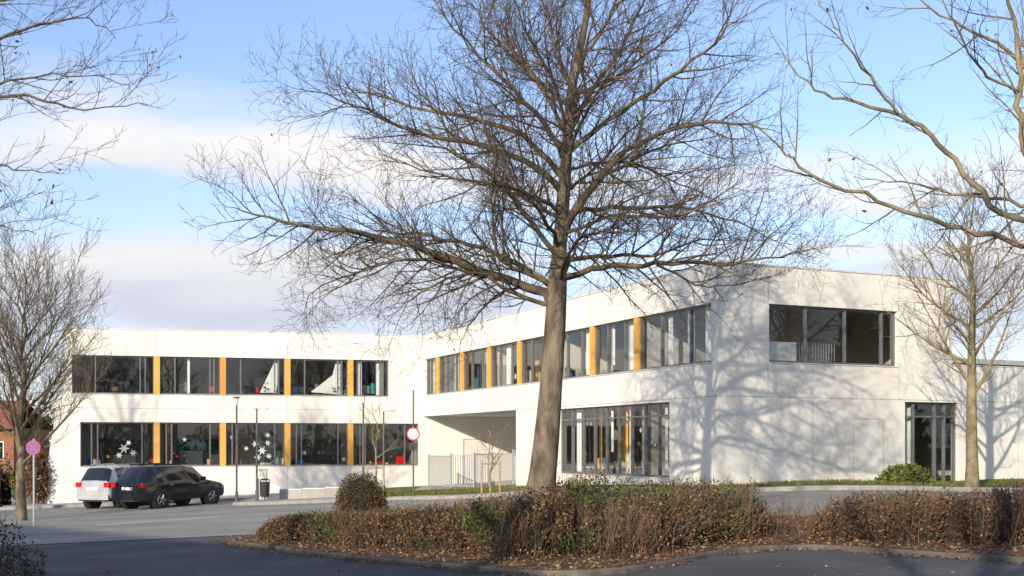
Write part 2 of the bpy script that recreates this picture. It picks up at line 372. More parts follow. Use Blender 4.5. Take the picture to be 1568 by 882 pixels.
def star(F,u,z,r,k='paper',n=.25,pts=6):
    vs=[F(u,n,z)]
    for i in range(pts*2):
        a=math.pi*i/pts; rr=r if i%2==0 else r*.4
        vs.append(F(u+rr*math.cos(a),n,z+rr*math.sin(a)))
    N=pts*2
    it.add(vs,[(0,1+i,1+(i+1)%N) for i in range(N)],k)
for i,(u,z,r) in enumerate(((2.3,1.7,.24),(2.7,1.5,.17),(2.1,1.4,.16),(2.5,1.95,.14),(8.0,1.9,.18),(8.3,1.6,.22),(8.1,1.3,.18),(8.55,1.95,.15),(8.6,1.35,.16),(7.6,1.7,.13),(8.55,2.3,.14),(6.95,2.2,.11),(12.0,1.2,.12),(4.9,2.1,.11),(10.2,1.5,.12))): star(F3,u,z,r,n=.245+.002*i)
for i in range(16): star(F3,R2.uniform(.8,15.2),R2.uniform(1.0,1.5),R2.uniform(.05,.1),R2.choice(['tail','ochre','blue','lgreen','paper']),n=.28+.002*i,pts=5)
for i in range(12): star(F1,R2.uniform(2.8,9.8),R2.uniform(1.0,2.6),R2.uniform(.06,.12),R2.choice(['paper','paper','ochre','orange']),n=.25+.002*i,pts=5)
for i in range(9): star(F1,R2.uniform(9,23),R2.uniform(4.3,5),R2.uniform(.08,.16),R2.choice(['paper','paper','ochre','orange']),n=.25+.002*i,pts=5)
for u in (8.5,11.6,9.0): 
    for i in range(60): it.leaf(F3(u+R2.gauss(0,.12),.45+R2.gauss(0,.05),4.3+abs(R2.gauss(0,.15))),.06,'ldark',R2)
it.obj('interior',school)
an=MB(); an.fbox(F2,12,24,6,14,4.0,4.9,'frame'); an.fbox(F2,11.6,24.4,5.6,14.4,4.92,5.1,'roof'); an.fbox(F2,12.2,24,6.01,13.9,-1,3.99,'rend'); an.obj('rear_annex',school)

# ------------------------------------------------------------ trees
def rv(r): return Vector((r.gauss(0,1),r.gauss(0,1),r.gauss(0,1)))
def wander(r,p,d,L,n,jit,up):
    pts=[p.copy()]; d=d.normalized()
    for i in range(n):
        d=(d+rv(r)*jit+Vector((0,0,up))).normalized(); p=p+d*(L/n); pts.append(p.copy())
    return pts
def spawn(mb,r,pts,rad,level,P):
    lens=[(b-a).length for a,b in zip(pts[:-1],pts[1:])]; L=sum(lens)
    n=max(1,int(L*P['dens'][level]*r.uniform(.8,1.2)))
    for c in range(n):
        f=P['f0'][level]+(1-P['f0'][level])*((c+r.random())/n)
        s=f*L; i=0
        while i<len(lens)-1 and s>lens[i]: s-=lens[i]; i+=1
        q=min(1,s/lens[i]); p=pts[i].lerp(pts[i+1],q); t=(pts[i+1]-pts[i]).normalized(); rr=rad[i]*(1-q)+rad[i+1]*q
        perp=rv(r); perp=(perp-t*perp.dot(t)).normalized()
        a=math.radians(r.uniform(*P['ang'][level])); d=t*math.cos(a)+perp*math.sin(a)+Vector((0,0,P['up0'][level]))
        cl=P['len'][level]*(1-.4*f)*r.uniform(.45,1.35)
        cr=max(min(rr*.7,P['rad'][level]*(.6+.4*cl/P['len'][level])),P['rmin'])
        ns=P['seg'][level]
        cp=wander(r,p,d,cl,ns,P['jit'][level],P['up'][level])
        crd=[max(cr*(1-j/ns)**.8,P['rmin']*.7) for j in range(ns+1)]
        mb.tube(cp,crd,P['sides'][level],P['mats'][level])
        if level+1<len(P['dens']): spawn(mb,r,cp,crd,level+1,P)
        elif P.get('leaf',0) and r.random()<P['leaf']: mb.leaf(cp[-1],r.uniform(.025,.045),'lbrown',r)
def PP(**k):
    d=dict(dens=[4.6,5.8,7.5],len=[2.0,.88,.36],rad=[.022,.0095,.005],rmin=.0039,ang=[(30,65),(30,62),(25,58)],up0=[.12,.08,.05],up=[.04,.05,.06],jit=[.11,.14,.16],seg=[6,4,3],sides=[4,3,3],mats=['limb','twig','twig'],f0=[.1,.1,.1],leaf=.008)
    d.update(k); return d
def smoothlimb(r,P3,jit,n=4):
    c=catmull(P3,n); return [Vector(p)+rv(r)*jit*(1 if 0<i<len(c)-1 else 0) for i,p in enumerate(c)]
def main_tree():
    r=random.Random(5); mb=MB(); D=24.0
    def W(px,py,dy=0):
        return (( px-784)/74.9,D+dy,1.75+(685-py)/74.9)
    tp=[(826,775,0),(829,745,0),(836,680,0),(843,600,0),(850,500,0),(853,445,0),(857,380,0),(862,310,0),(868,230,0),(875,140,0),(893,50,0),(905,-40,0),(900,-140,.2),(910,-260,.3),(905,-360,.2)]
    tr_=[.36,.30,.265,.235,.215,.20,.15,.135,.115,.095,.075,.06,.05,.03,.012]
    pts=catmull([W(*p)+(q,) for p,q in zip(tp,tr_)],5)
    tv=[Vector(p[:3]) for p in pts]; rd=[p[3]*(1+.05*noise.noise(Vector(p[:3])*2.5)) for p in pts]
    mb.tube(tv,rd,16,'bark',cap=True)
    for k in range(6):
        a=k*1.05+.3; b=tv[0]; e=Vector((b.x+.55*math.cos(a),b.y+.55*math.sin(a),G(b.x,b.y)))
        mb.tube([b+Vector((0,0,.55)),b+Vector((.25*math.cos(a),.25*math.sin(a),.25)),e],[.12,.12,.04],6,'bark')
    limbs=[
     ([(850,458,0),(805,438,-.1),(700,408,-.5),(610,378,-.8),(520,365,-1.0),(430,352,-1.1),(365,335,-1.2)],.105),
     ([(850,470,0),(790,452,-.3),(740,430,-.8),(690,440,-1.2),(640,470,-1.5),(605,500,-1.6)],.05),
     ([(853,445,0),(800,405,.3),(740,372,.8),(650,345,1.2),(560,330,1.6),(490,300,1.7)],.07),
     ([(858,425,0),(920,412,-.2),(1000,412,-.6),(1090,415,-.9),(1160,408,-1.1),(1225,395,-1.2)],.07),
     ([(860,400,0),(920,385,.5),(1010,378,1.0),(1090,350,1.4),(1180,345,1.7)],.055),
     ([(861,360,0),(900,300,-.3),(955,240,-.6),(1040,212,-1),(1110,215,-1.3),(1170,235,-1.5)],.085),
     ([(862,345,0),(915,270,.3),(985,225,.9),(1060,180,1.2),(1140,120,1.6)],.06),
     ([(865,300,0),(820,262,-.3),(740,232,-.6),(640,222,-1),(560,190,-1.3),(480,170,-1.5)],.075),
     ([(870,250,0),(835,190,-.2),(770,135,-.6),(700,70,-.9),(650,-10,-1.1)],.065),
     ([(872,205,0),(900,145,.2),(955,65,.4),(1000,-40,.8),(1030,-120,.9)],.065),
     ([(876,140,0),(850,75,.2),(830,-20,.5),(790,-130,.6)],.045),
     ([(882,100,0),(930,35,-.3),(965,-60,-.7),(990,-150,-1)],.045),
     ([(856,395,0),(805,335,-.4),(760,290,-.9),(690,255,-1.3),(600,250,-1.7)],.06),
     ([(864,325,0),(940,318,.2),(1040,312,.3),(1130,335,.3),(1215,372,.2)],.055),
     ([(870,235,0),(950,180,-.5),(1030,130,-.9),(1090,80,-1.2),(1120,10,-1.3)],.06),
     ([(868,280,0),(800,200,.4),(720,160,1.0),(620,130,1.5),(550,100,1.8),(480,100,2)],.065),
     ([(874,165,0),(800,90,.5),(740,10,1.1),(690,-80,1.4)],.045),
     ([(876,150,0),(950,100,.6),(1040,20,1.2),(1100,-60,1.5)],.045),
     ([(855,430,0),(870,400,-1.2),(900,370,-2.4),(960,350,-3.6)],.05),
     ([(857,380,0),(830,350,-1.2),(790,330,-2.5),(740,345,-3.8)],.05),
     ([(860,420,0),(880,380,1.2),(900,330,2.6),(940,300,4)],.05),
     ([(860,330,0),(830,300,1.2),(780,250,2.6),(740,230,4)],.05),
     ([(866,270,0),(880,220,-1.3),(920,170,-2.6),(940,130,-3.4)],.045),
     ([(868,240,0),(850,170,-1.3),(800,110,-2.6),(780,60,-3.2)],.045),
     ([(874,190,0),(890,120,1.2),(860,30,2.4),(850,-50,3.1)],.045),
     ([(853,440,0),(770,400,-.2),(755,330,-.5),(760,260,-.7),(750,190,-.9)],.045),
     ([(900,-20,0),(960,-100,.4),(990,-200,.7)],.04),([(902,-60,0),(830,-150,-.4),(800,-240,-.7)],.04),
     ([(700,408,-.5),(620,400,-.3),(540,420,0),(480,440,.2),(460,480,.3)],.035),
     ([(800,438,0),(750,455,.6),(715,490,1),(700,520,1.2)],.03),
     ([(1000,412,-.6),(1060,440,-.4),(1110,440,-.2),(1200,420,-.1)],.028),
     ([(740,430,-.8),(640,415,-1.6),(560,440,-2.2),(500,400,-2.6)],.035),
     ([(872,215,0),(820,120,0),(770,60,0),(760,-30,.2)],.045),
     ([(880,120,0),(900,60,-.9),(880,-20,-1.8)],.035),
     ([(866,290,0),(900,255,.9),(990,150,1.9),(1060,90,2.4)],.045),
     ([(864,330,0),(800,310,-.9),(680,300,-1.9),(600,280,-2.4)],.045),
     ([(862,360,0),(930,345,-.9),(1030,350,-1.6),(1120,300,-2)],.045),
     ([(868,260,0),(960,230,1),(1060,250,1.8),(1140,280,2.2)],.04),
    ]
    P=PP()
    for L,r0 in limbs:
        c=smoothlimb(r,[W(*p) for p in L],.022,4); N=len(c)
        rad=[max(r0*(1-i/(N-1))**.8,.007) for i in range(N)]
        mb.tube(c,rad,8,'limb'); spawn(mb,r,c,rad,0,P)
    return mb.obj('linden_tree',smooth=True)
main_tree()

def gen_tree(name,x,y,H,r0,fork,spread,nl,elev,seed,P,mk=('bark','limb'),lean=(0,0),lr=.62):
    r=random.Random(seed); mb=MB(); z0=G(x,y)-.1
    N=10; top=[]
    for i in range(N+1):
        f=i/N; top.append(Vector((x+lean[0]*f+r.gauss(0,.05)*f*2,y+lean[1]*f+r.gauss(0,.05)*f*2,z0+H*.95*f)))
    rad=[max(r0*(1.25 if i==0 else 1)*(1-i/N)**.8,.012) for i in range(N+1)]
    mb.tube(top,rad,10,mk[0])
    for k in range(nl):
        f=fork+(1-fork)*.85*(k/nl)+r.uniform(0,.04); i=min(int(f*N),N-1); p=top[i].lerp(top[i+1],f*N-i)
        a=k*2.4+r.uniform(-.5,.5); e=math.radians(r.uniform(*elev))
        d=Vector((math.cos(a)*math.cos(e),math.sin(a)*math.cos(e),math.sin(e)))
        L=spread*(1-.55*(f-fork)/(1-fork))*r.uniform(.8,1.15)
        c=wander(r,p,d,L,8,.07,.05); rr=min(rad[i]*lr,r0*.5)
        rd=[max(rr*(1-j/8)**.8,.006) for j in range(9)]
        mb.tube(c,rd,7,mk[1]); spawn(mb,r,c,rd,0,P)
    return mb.obj(name,smooth=True)
Pup=PP(dens=[5.2,5.6,5],len=[1.6,.8,.34],rad=[.018,.009,.006],rmin=.0058,ang=[(20,42),(20,45),(20,50)],up=[.08,.08,.08],mats=['limby','twigy','twigy'])
gen_tree('hornbeam_tree',-15.9,38,8.3,.17,.22,4.7,26,(36,67),11,Pup,lr=.45)
Pr=PP(dens=[4.4,5.2,6],len=[1.3,.65,.3],rad=[.016,.008,.005],rmin=.0048,mats=['limby','twigy','twigy'],up=[.07,.07,.08])
gen_tree('ash_tree',12.15,31.0,8.4,.17,.30,3.5,22,(22,58),23,Pr,('limby','limby'),lr=.42)
def reach_tree(name,tx,ty,limbs,seed,P,lm,H=13,r0=.3,sc=1):
    r=random.Random(seed); mb=MB()
    z0=G(tx,ty)-.1
    tv=[Vector((tx+r.gauss(0,.06),ty+r.gauss(0,.06),z0+H*i/10)) for i in range(11)]
    mb.tube(tv,[max(r0*(1-i/10)**.7,.02)*(1.2 if i==0 else 1) for i in range(11)],12,lm)
    for L,a in limbs:
        c=smoothlimb(r,L,.018,5); N=len(c); rad=[max(sc*a*(1-i/(N-1))**.7,.0055) for i in range(N)]
        mb.tube(c,rad,8,lm); spawn(mb,r,c,rad,0,P)
    return mb.obj(name,smooth=True)
Pl=PP(dens=[4.8,7,7.5],len=[1.25,.5,.2],rad=[.010,.005,.003],rmin=.0028,mats=['limb','twig','twig'],leaf=.05,ang=[(25,55),(25,55),(25,55)])
reach_tree('oak_tree',-8.4,14.0,[
 ([(-8.4,14,4.2),(-7.4,14,5.2),(-6.1,13.9,5.9),(-5.2,13.8,5.75),(-4.25,13.7,5.75)],.06),
 ([(-8.4,14,5.4),(-7.2,14.2,6.3),(-6.1,14.2,6.75),(-5.3,14.3,7.0),(-4.8,14.2,6.7)],.06),
 ([(-8.4,14,6),(-7.2,14.4,7.0),(-6.0,14.6,7.4),(-5,14.7,7.5)],.06),
 ([(-8.4,14,4.8),(-7.4,14.4,5.6),(-6.4,14.5,6.2),(-5.5,14.5,6.35),(-4.7,14.4,6.2)],.05),
 ([(-8.4,14,3.6),(-7.4,13.9,4.6),(-6.4,13.8,5.1),(-5.8,13.7,5.0),(-5.3,13.7,4.95)],.05),
 ([(-8.4,14,3.2),(-7.4,14.2,4.0),(-6.5,14.2,4.4),(-5.8,14.3,4.35)],.045),
 ([(-8.4,14,3.0),(-7.6,14.0,3.6),(-6.9,13.8,3.9),(-6.1,13.7,3.95)],.035),
 ([(-8.4,14,7),(-9.4,13,8.5),(-10.4,12.4,9.8)],.07),([(-8.4,14,6),(-8.8,15.5,7.5),(-9.4,17,9)],.07),
 ([(-8.4,14,7.8),(-7.6,13.4,9.4),(-7,13,11)],.07)],31,Pl,'limb',H=11,r0=.22,sc=.5)
Pq=PP(dens=[3.4,5.8,7],len=[1.3,.52,.22],rad=[.013,.006,.0034],rmin=.0028,mats=['limby','twigy','twigy'],leaf=.04)
def Q(px,py,dy=0): return ((px-784)/128.4,14+dy,1.75+(685-py)/128.4)
reach_tree('maple_tree',8.4,14.0,[
 ([(8.4,14,3.3),Q(1680,400),Q(1568,372),Q(1450,345),Q(1340,310,-.1),Q(1230,272,-.2),Q(1180,225,-.3),Q(1125,190,-.4)],.062),
 ([(8.4,14,3.9),Q(1660,340,.2),Q(1550,318,.3),Q(1490,230,.5),Q(1420,165,.6),Q(1340,125,.8),Q(1265,92,.9),Q(1205,-5,1)],.07),
 ([(8.4,14,4.1),Q(1660,310,-.2),Q(1568,270,-.3),Q(1545,190,-.3),Q(1542,90,-.3),Q(1515,-20,-.4),Q(1500,-120,-.5)],.085),
 ([(8.4,14,4.1),Q(1620,305,.4),Q(1530,285,.6),Q(1440,262,.8),Q(1345,240,1)],.045),
 ([(8.4,14,5.5),Q(1640,150),Q(1540,60,.2),Q(1460,0,.4),Q(1380,-80,.6)],.05),
 ([Q(1400,150,.6),Q(1340,80,.5),Q(1290,20,.4),Q(1250,-60,.3)],.028),
 ([Q(1545,150,-.3),Q(1480,130,-.5),Q(1420,60,-.8),Q(1410,-20,-1)],.028),
 ([Q(1545,120,-.3),Q(1568,60,-.2),Q(1600,0,0)],.04),
 ([(8.4,14,5),(9.2,13,7),(10.2,12,8.6)],.08),([(8.4,14,6),(8.6,15.5,8),(9.1,17,9.6)],.08),
 ([(8.4,14,7),(7.9,13.6,9),(7.6,13.4,11)],.07)],41,Pq,'limby',H=12,r0=.27,sc=.68)
Ps=PP(dens=[2.2,3.2],len=[2.0,.9],rad=[.03,.012],rmin=.008,seg=[5,3],sides=[4,3],mats=['limb','twig'],ang=[(35,70),(30,65)],up0=[.1,.1],up=[.06,.06],jit=[.12,.16],f0=[.1,.1])
for i,(x,y,H,r0) in enumerate(((-7.3,3.0,17,.28),(-3.5,-5,17,.28),(-27.5,30,16,.24),(-36,34,15,.2),(27,24,13,.25),(32,20,14,.25),(-22,28,15,.22))):
    gen_tree('bare_tree',x,y,H,r0,.33,5.0,16,(20,60),100+i,Ps,lr=.45)
def foliage(name,cx,cy,cz,rx,ry,rz,n,sz,ks,seed,cone=False,trunk=None):
    r=random.Random(seed); mb=MB()
    vs=[];fs=[];U=14;V=8
    for j in range(V+1):
        for i in range(U):
            a=2*math.pi*i/U; b=math.pi*j/V
            k=.82*(1+.25*noise.noise(Vector((math.cos(a)*2+seed,math.sin(a)*2,b*2))))
            w=math.sin(b)
            zz=math.cos(b)
            if cone: w=(1-zz)/2*min(1,(V-j)*.8)
            vs.append((cx+rx*k*w*math.cos(a),cy+ry*k*w*math.sin(a),cz+rz*.85*zz))
    for j in range(V):
        for i in range(U): fs.append((j*U+i,j*U+(i+1)%U,(j+1)*U+(i+1)%U,(j+1)*U+i))
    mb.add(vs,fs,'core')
    for _ in range(n):
        d=rv(r).normalized(); q=r.uniform(.78,1.08)*(1+.18*noise.noise(d*3+Vector((seed,0,0))))
        w=1.
        if cone: w=((1-d.z)/2)/max(.25,math.hypot(d.x,d.y))
        p=Vector((cx+rx*d.x*q*w,cy+ry*d.y*q*w,cz+rz*d.z*q))
        if p.z<G(p.x,p.y): continue
        c=noise.noise(p*2.2)
        k=ks[0] if c>.12 else ks[1] if r.random()<.7 else ks[-1]
        mb.leaf(p,sz*r.uniform(.6,1.3),k,r)
    if trunk: mb.tube([Vector((cx,cy,G(cx,cy)-.1)),Vector((cx,cy,cz))],[trunk,trunk*.6],8,'bark')
    return mb.obj(name)
foliage('spruce_tree',25,29,6,2.6,2.6,6,5000,.22,['ldark','ldark','lgreen'],3,cone=True,trunk=.2)
foliage('round_bush',-3.35,26,.47,.57,.57,.68,12000,.020,['lbrown','ldark','lbrown'],4)
foliage('entrance_shrub',11.2,33.3,.80,.75,.4,.45,3200,.05,['lgreen','lgreen','ldark'],5)
foliage('copper_shrub',-20.6,51,.4,.55,.55,1.3,1400,.06,['lred','lbrown','ltan'],6,trunk=.06)

# ------------------------------------------------------------ hedges
def hedge(name,path,seed,ks,wts,dl=900,dt=90,lsz=.027,green=None,amp=1.):
    r=random.Random(seed); mb=MB(); P=resample(path,.25); rows=[]; K=11
    def sec(p,a,q):
        i=p; x,y,w,h=P[i]; a0=P[max(i-2,0)]; b0=P[min(i+2,len(P)-1)]
        t=Vector((b0[0]-a0[0],b0[1]-a0[1],0)).normalized(); nn=Vector((-t.y,t.x,0))
        c=math.cos(a); s=math.sin(a)
        nz=noise.noise(Vector((x*1.1,y*1.1+seed,a*.8)))*.24+noise.noise(Vector((x*3,y*3,a*2)))*.09
        q=q*(1+nz*amp)
        e=min(1,min(i,len(P)-1-i)/3+.25)
        ox=math.copysign(abs(c)**.6,c)*w/2*q*e; oz=abs(s)**.6*h*q*(.4+.6*e)
        px=x+nn.x*ox; py=y+nn.y*ox
        return Vector((px,py,G(x,y)+.05+oz))
    for i in range(2,len(P)-2):
        rows.append([tuple(sec(i,math.pi*j/(K-1),.70)) for j in range(K)])
    vs=[v for q in rows for v in q]
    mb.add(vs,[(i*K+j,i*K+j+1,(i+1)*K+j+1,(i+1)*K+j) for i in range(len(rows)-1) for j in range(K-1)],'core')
    L=sum(math.dist(a[:2],b[:2]) for a,b in zip(P[:-1],P[1:]))
    for _ in range(int(L*dl)):
        i=r.randrange(len(P)); a=math.pi*r.random()
        p=sec(i,a,r.uniform(.68,1.08))+Vector((r.uniform(-.13,.13),r.gauss(0,.04),r.gauss(0,.03)))
        g=noise.noise(Vector((p.x*.9,p.y*.9,p.z*1.5+seed)))
        if noise.noise(Vector((p.x*3.5,p.y*3.5,p.z*4)))<-.25 and r.random()<.5: continue
        if green and g>green: k='lgreen' if r.random()<.6 else 'ldark'
        else: k=r.choices(ks,wts)[0]
        mb.leaf(p,lsz*r.uniform(.5,1.3),k,r)
    for _ in range(int(L*dt)):
        i=r.randrange(len(P)); a=math.pi*r.uniform(.03,.97); e=sec(i,a,r.uniform(.9,1.2)); b=sec(i,a,.5)
        j=Vector((r.uniform(-.13,.13),0,0)); e=e+j
        b=Vector((b.x,b.y,max(G(b.x,b.y)+.1,b.z*.4)))+j; m=b.lerp(e,.5)+rv(r)*.05; e=e+rv(r)*.07
        mb.tube([b,m,e],[.006,.0045,.002],3,r.choice(['twig','twigy','twigy']))
    return mb.obj(name)
ks=['lbrown','ltan','lred','twig','ldark']
def path(p): return catmull(p,4)
hedge('hedge',path([(-5.1,24.4,.7,.34),(-4.2,23.4,.9,.5),(-3,22,1.1,.58),(-1.6,20.6,1.3,.64),(-.6,19.6,1.5,.74),(.3,18.8,1.8,.86),(1.1,18.5,2.0,.96),(2.0,19.0,2.1,1.0),(3.2,20.2,2.1,.95),(4.3,20.9,1.5,.78)]),1,ks,[4,1.6,1.6,2.5,2],dl=5200,dt=380,green=.16)
hedge('hedge',path([(5.15,19.6,1.2,.5),(6.0,18.6,1.5,.68),(7,17.7,1.7,.74),(8.5,17.2,1.7,.75),(12,17,1.7,.75),(19,18.5,1.5,.7)]),3,ks,[4,1,4,4,2],dl=4000,dt=420,amp=.9,green=.42)
hedge('hedge',[(-10,13.2,1.4,1.25),(-7.5,13.6,1.4,1.22),(-6.4,13.9,1.3,1.18),(-5.75,14.1,1.0,1.05)],4,['ldark','lbrown'],[4,1],dl=2400,lsz=.022)
hedge('hedge',[(-40,53,1.4,2.3),(-28,52,1.4,2.3),(-21.6,51.2,1.3,2.1)],5,['ldark','lgreen'],[3,2],dl=400,dt=5,lsz=.08)
def shrub(name,x,y,h,w,n,seed):
    r=random.Random(seed); mb=MB()
    for _ in range(n):
        b=Vector((x+r.gauss(0,w*.25),y+r.gauss(0,w*.2),G(x,y)+.05)); d=Vector((r.gauss(0,.35),r.gauss(0,.35),1))
        c=wander(r,b,d,h*r.uniform(.6,1.1),4,.12,.02); mb.tube(c,[.007,.006,.0045,.0035,.002],3,r.choice(['twigy','twig','lred']))
        if r.random()<.6: spawn(mb,r,c,[.006]*5,0,PP(dens=[6],len=[.35],rad=[.004],rmin=.003,ang=[(15,45)],up0=[.2],up=[.1],jit=[.15],seg=[3],sides=[3],mats=['twigy'],f0=[.3]))
    for _ in range(n*2): mb.leaf((x+r.gauss(0,w*.3),y+r.gauss(0,w*.25),G(x,y)+.1+abs(r.gauss(0,h*.35))),.025,r.choice(['lbrown','ltan']),r)
    return mb.obj(name)
for i,a in enumerate(((4.85,20.6,.6,1.0,60),(5.3,19.2,.6,.9,70),(7.4,17.0,.85,1.2,120),(.1,17.7,.62,1.0,110),(3.6,19.6,1.0,1.4,150),(-2.6,21.0,.55,1.0,110),(1.7,17.5,.8,1.2,120),(6.2,18.0,.8,1.0,110))): shrub('bare_shrub',*a,i+1)
lt=MB(); r=random.Random(77)
def inside(x,y,poly):
    c=False; j=len(poly)-1
    for i in range(len(poly)):
        xi,yi=poly[i]; xj,yj=poly[j]
        if (yi>y)!=(yj>y) and x<(xj-xi)*(y-yi)/(yj-yi)+xi: c=not c
        j=i
    return c
cnt=0
while cnt<26000:
    x=r.uniform(-6,10); y=r.uniform(13.5,27.5)
    if not inside(x,y,islc): continue
    cnt+=1; lt.leaf((x,y,G(x,y)+.085+r.random()*.03),r.uniform(.018,.04),r.choice(['lbrown','ltan','ltan','lred']),r,flat=True)
ir=resample(islc,.1)
for _ in range(10000):
    p=r.choice(ir); 
    if p[1]>25 : continue
    q=abs(r.gauss(0,.22)); x=p[0]+r.gauss(0,.15)-(.5*q if p[0]<0 else 0); y=p[1]-q+.08
    if noise.noise(Vector((x*1.2,y*1.2,0)))<-.12: continue
    ins=inside(x,y,islc); d=math.dist(p[:2],(x,y))
    lt.leaf((x,y,G(x,y)+(.095 if (ins or d<.09) else .02+r.random()*.02)),r.uniform(.018,.038),r.choice(['lbrown','ltan','lred']),r,flat=True)
for _ in range(1500):
    x=r.uniform(-6,16); y=r.uniform(31,46); lt.leaf((x,y,G(x,y)+.14),r.uniform(.03,.05),r.choice(['lbrown','ltan']),r,flat=True)
for _ in range(900):
    x=r.uniform(-8,11); y=r.uniform(13,30); 
    if not inside(x,y,islc): lt.leaf((x,y,G(x,y)+.02),r.uniform(.018,.035),r.choice(['lbrown','ltan']),r,flat=True)
lt.obj('fallen_leaves')
gt=MB()
for _ in range(12000):
    if r.random()<.5: x=r.uniform(-5.5,2); y=r.uniform(43.6,48)
    else: x=r.uniform(5.5,19); y=32+ (x-5.5)*.1+abs(r.gauss(0,1.4))
    z=G(x,y)+.10; a=r.uniform(0,6.28); w=.02; h=r.uniform(.05,.12)
    gt.add([(x-w*math.cos(a),y-w*math.sin(a),z),(x+w*math.cos(a),y+w*math.sin(a),z),(x+r.gauss(0,.03),y+r.gauss(0,.03),z+h)],[(0,1,2)],'lgreen')
gt.obj('grass_tufts')

# ------------------------------------------------------------ street furniture
def cyl(mb,x,y,z0,z1,r0,k,n=10,r1=None): mb.tube([Vector((x,y,z0)),Vector((x,y,z1))],[r0,r1 or r0],n,k,cap=True)
def disc(mb,x,y,z,r,th,k,n=28):
    mb.tube([Vector((x,y,z)),Vector((x,y-th,z))],[r,r],n,k,cap=True)
def lamp(x,y,H,head=True):
    mb=MB(); g=G(x,y)
    cyl(mb,x,y,g,g+.5,.06,'pole'); cyl(mb,x,y,g+.5,g+H,.04,'pole',r1=.032)
    I=lambda u,n,z:(x+u,y+n,z)
    if head:
        mb.fbox(I,-.05,.42,-.09,.09,g+H,g+H+.06,'steel'); mb.fbox(I,.05,.38,-.07,.07,g+H-.02,g+H-.002,'whitep')
    else:
        cyl(mb,x,y,g+H,g+H+.05,.12,'pole',14); cyl(mb,x,y,g+H-.25,g+H,.05,'whitep',12,r1=.07)
    return mb.obj('street_lamp')
lamp(-10.3,43.9,4.0,False); lamp(-9.7,44.6,3.6); lamp(-5.6,44.2,3.9,False); lamp(-4.9,44.8,3.3)
def signpost(x,y,zc,rad,kind,H):
    mb=MB(); g=G(x,y); cyl(mb,x,y,g,g+H,.032,'steel' if kind=='stop' else 'pole')
    disc(mb,x,y-.04,zc,rad,.012,'red')
    disc(mb,x,y-.054,zc,rad*.8,.003,'blue' if kind=='stop' else 'whitep')
    if kind=='stop':
        for s in(-1,1):
            a=math.radians(45*s); c,q=math.cos(a),math.sin(a)
            vs=[]
            for (u,v) in((-rad*.82,-rad*.1),(rad*.82,-rad*.1),(rad*.82,rad*.1),(-rad*.82,rad*.1)):
                vs.append((x+u*c-v*q,y-.059-.001*(s+1),zc+u*q+v*c))
            mb.add(vs,[(0,1,2,3)],'red')
    else:
        mb.fbox(lambda u,n,z:(x+u,y+n,z),-.16,.16,-.06,-.045,zc-.62,zc-.33,'black')
    mb.fbox(lambda u,n,z:(x+u,y+n,z),-.05,.05,-.04,-.0,zc-.08,zc-.05,'steel')
    return mb.obj('traffic_sign')
signpost(-13.85,34,1.74,.21,'stop',2.55)
signpost(-3.7,44,2.25,.25,'no_entry',4.05)
mb=MB(); x,y=-9.35,44.4; g=G(x,y)+.1
cyl(mb,x-.25,y,g,g+.85,.025,'pole'); mb.tube([Vector((x,y,g+.15)),Vector((x,y,g+.2)),Vector((x,y,g+.68)),Vector((x,y,g+.72))],[.15,.17,.19,.19],14,'black',cap=True)
mb.tube([Vector((x,y,g+.78)),Vector((x,y,g+.84))],[.2,.12],14,'black',cap=True); cyl(mb,x+.17,y,g+.7,g+.8,.012,'black'); cyl(mb,x-.17,y,g+.7,g+.8,.012,'black'); cyl(mb,x,y,g,g+.15,.03,'pole')
mb.obj('litter_bin')
mb=MB(); x,y=-9.75,46; g=G(x,y)+.1; I=(lambda u,n,z:(-9.75+u,46+n,z)); mb.fbox(I,-.14,.14,-.1,.1,g,g+1.15,'cap'); mb.fbox(I,-.17,.17,-.13,.13,g+1.152,g+1.2,'steel'); mb.fbox(I,-.11,.11,-.108,-.102,g+.15,g+1.05,'soffit'); mb.obj('utility_cabinet')
mb=MB()
for i in range(3):
    x0=-9.0+i*.885; g=G(x0,45.6)+.1
    Bx=lambda u,n,z,x0=x0:(x0+u,45.4+n,z)
    mb.fbox(Bx,.0,.88,0,.5,g+.0,g+.36,'pave'); mb.fbox(Bx,.01,.87,.01,.49,g+.362,g+.40,'cap')
mb.obj('concrete_bench')
fe=MB()
fp=[(-3.75,52.9),(-2.6,50.2),(-1.6,49.4),(-1.0,50.3),(.05,47.6),(.35,46.6)]
for a,b in zip(fp[:-1],fp[1:]):
    L=math.dist(a,b); Ff=frame(a,(b[0]-a[0],b[1]-a[1])); g=min(G(*a),G(*b))+.12
    fe.fbox(Ff,0,L,-.02,.02,g+1.38,g+1.42,'steel'); fe.fbox(Ff,0,L,-.02,.02,g+.08,g+.12,'steel')
    n=int(L/.12)
    for i in range(1,n): fe.fbox(Ff,i*L/n-.011,i*L/n+.011,-.011,.011,g+.12,g+1.38,'steel')
    fe.fbox(Ff,-.03,.03,-.03,.03,g-.05,g+1.48,'steel')
fe.obj('metal_fence')
Py=PP(dens=[3.5,4],len=[.8,.35],rad=[.012,.006],rmin=.005,ang=[(25,50),(25,50)],up0=[.2,.1],up=[.1,.1],jit=[.12,.15],seg=[4,3],sides=[4,3],mats=['limby','twigy'],f0=[.15,.1])
for i,(x,y,H) in enumerate(((-5.0,42.9,3.9),(-.7,38.6,2.55))):
    t=gen_tree('young_tree',x,y,H,.05,.42,1.25,9,(30,60),60+i,Py,('limby','limby'))
    mb=MB(); g=G(x,y)
    for s in(-.3,.3): cyl(mb,x+s,y+.1,g,g+1.3,.035,'wood',8)
    mb.tube([Vector((x-.3,y+.1,g+1.2)),Vector((x+.3,y+.1,g+1.2))],[.025,.025],6,'wood',cap=True)
    mb.obj('tree_stake')

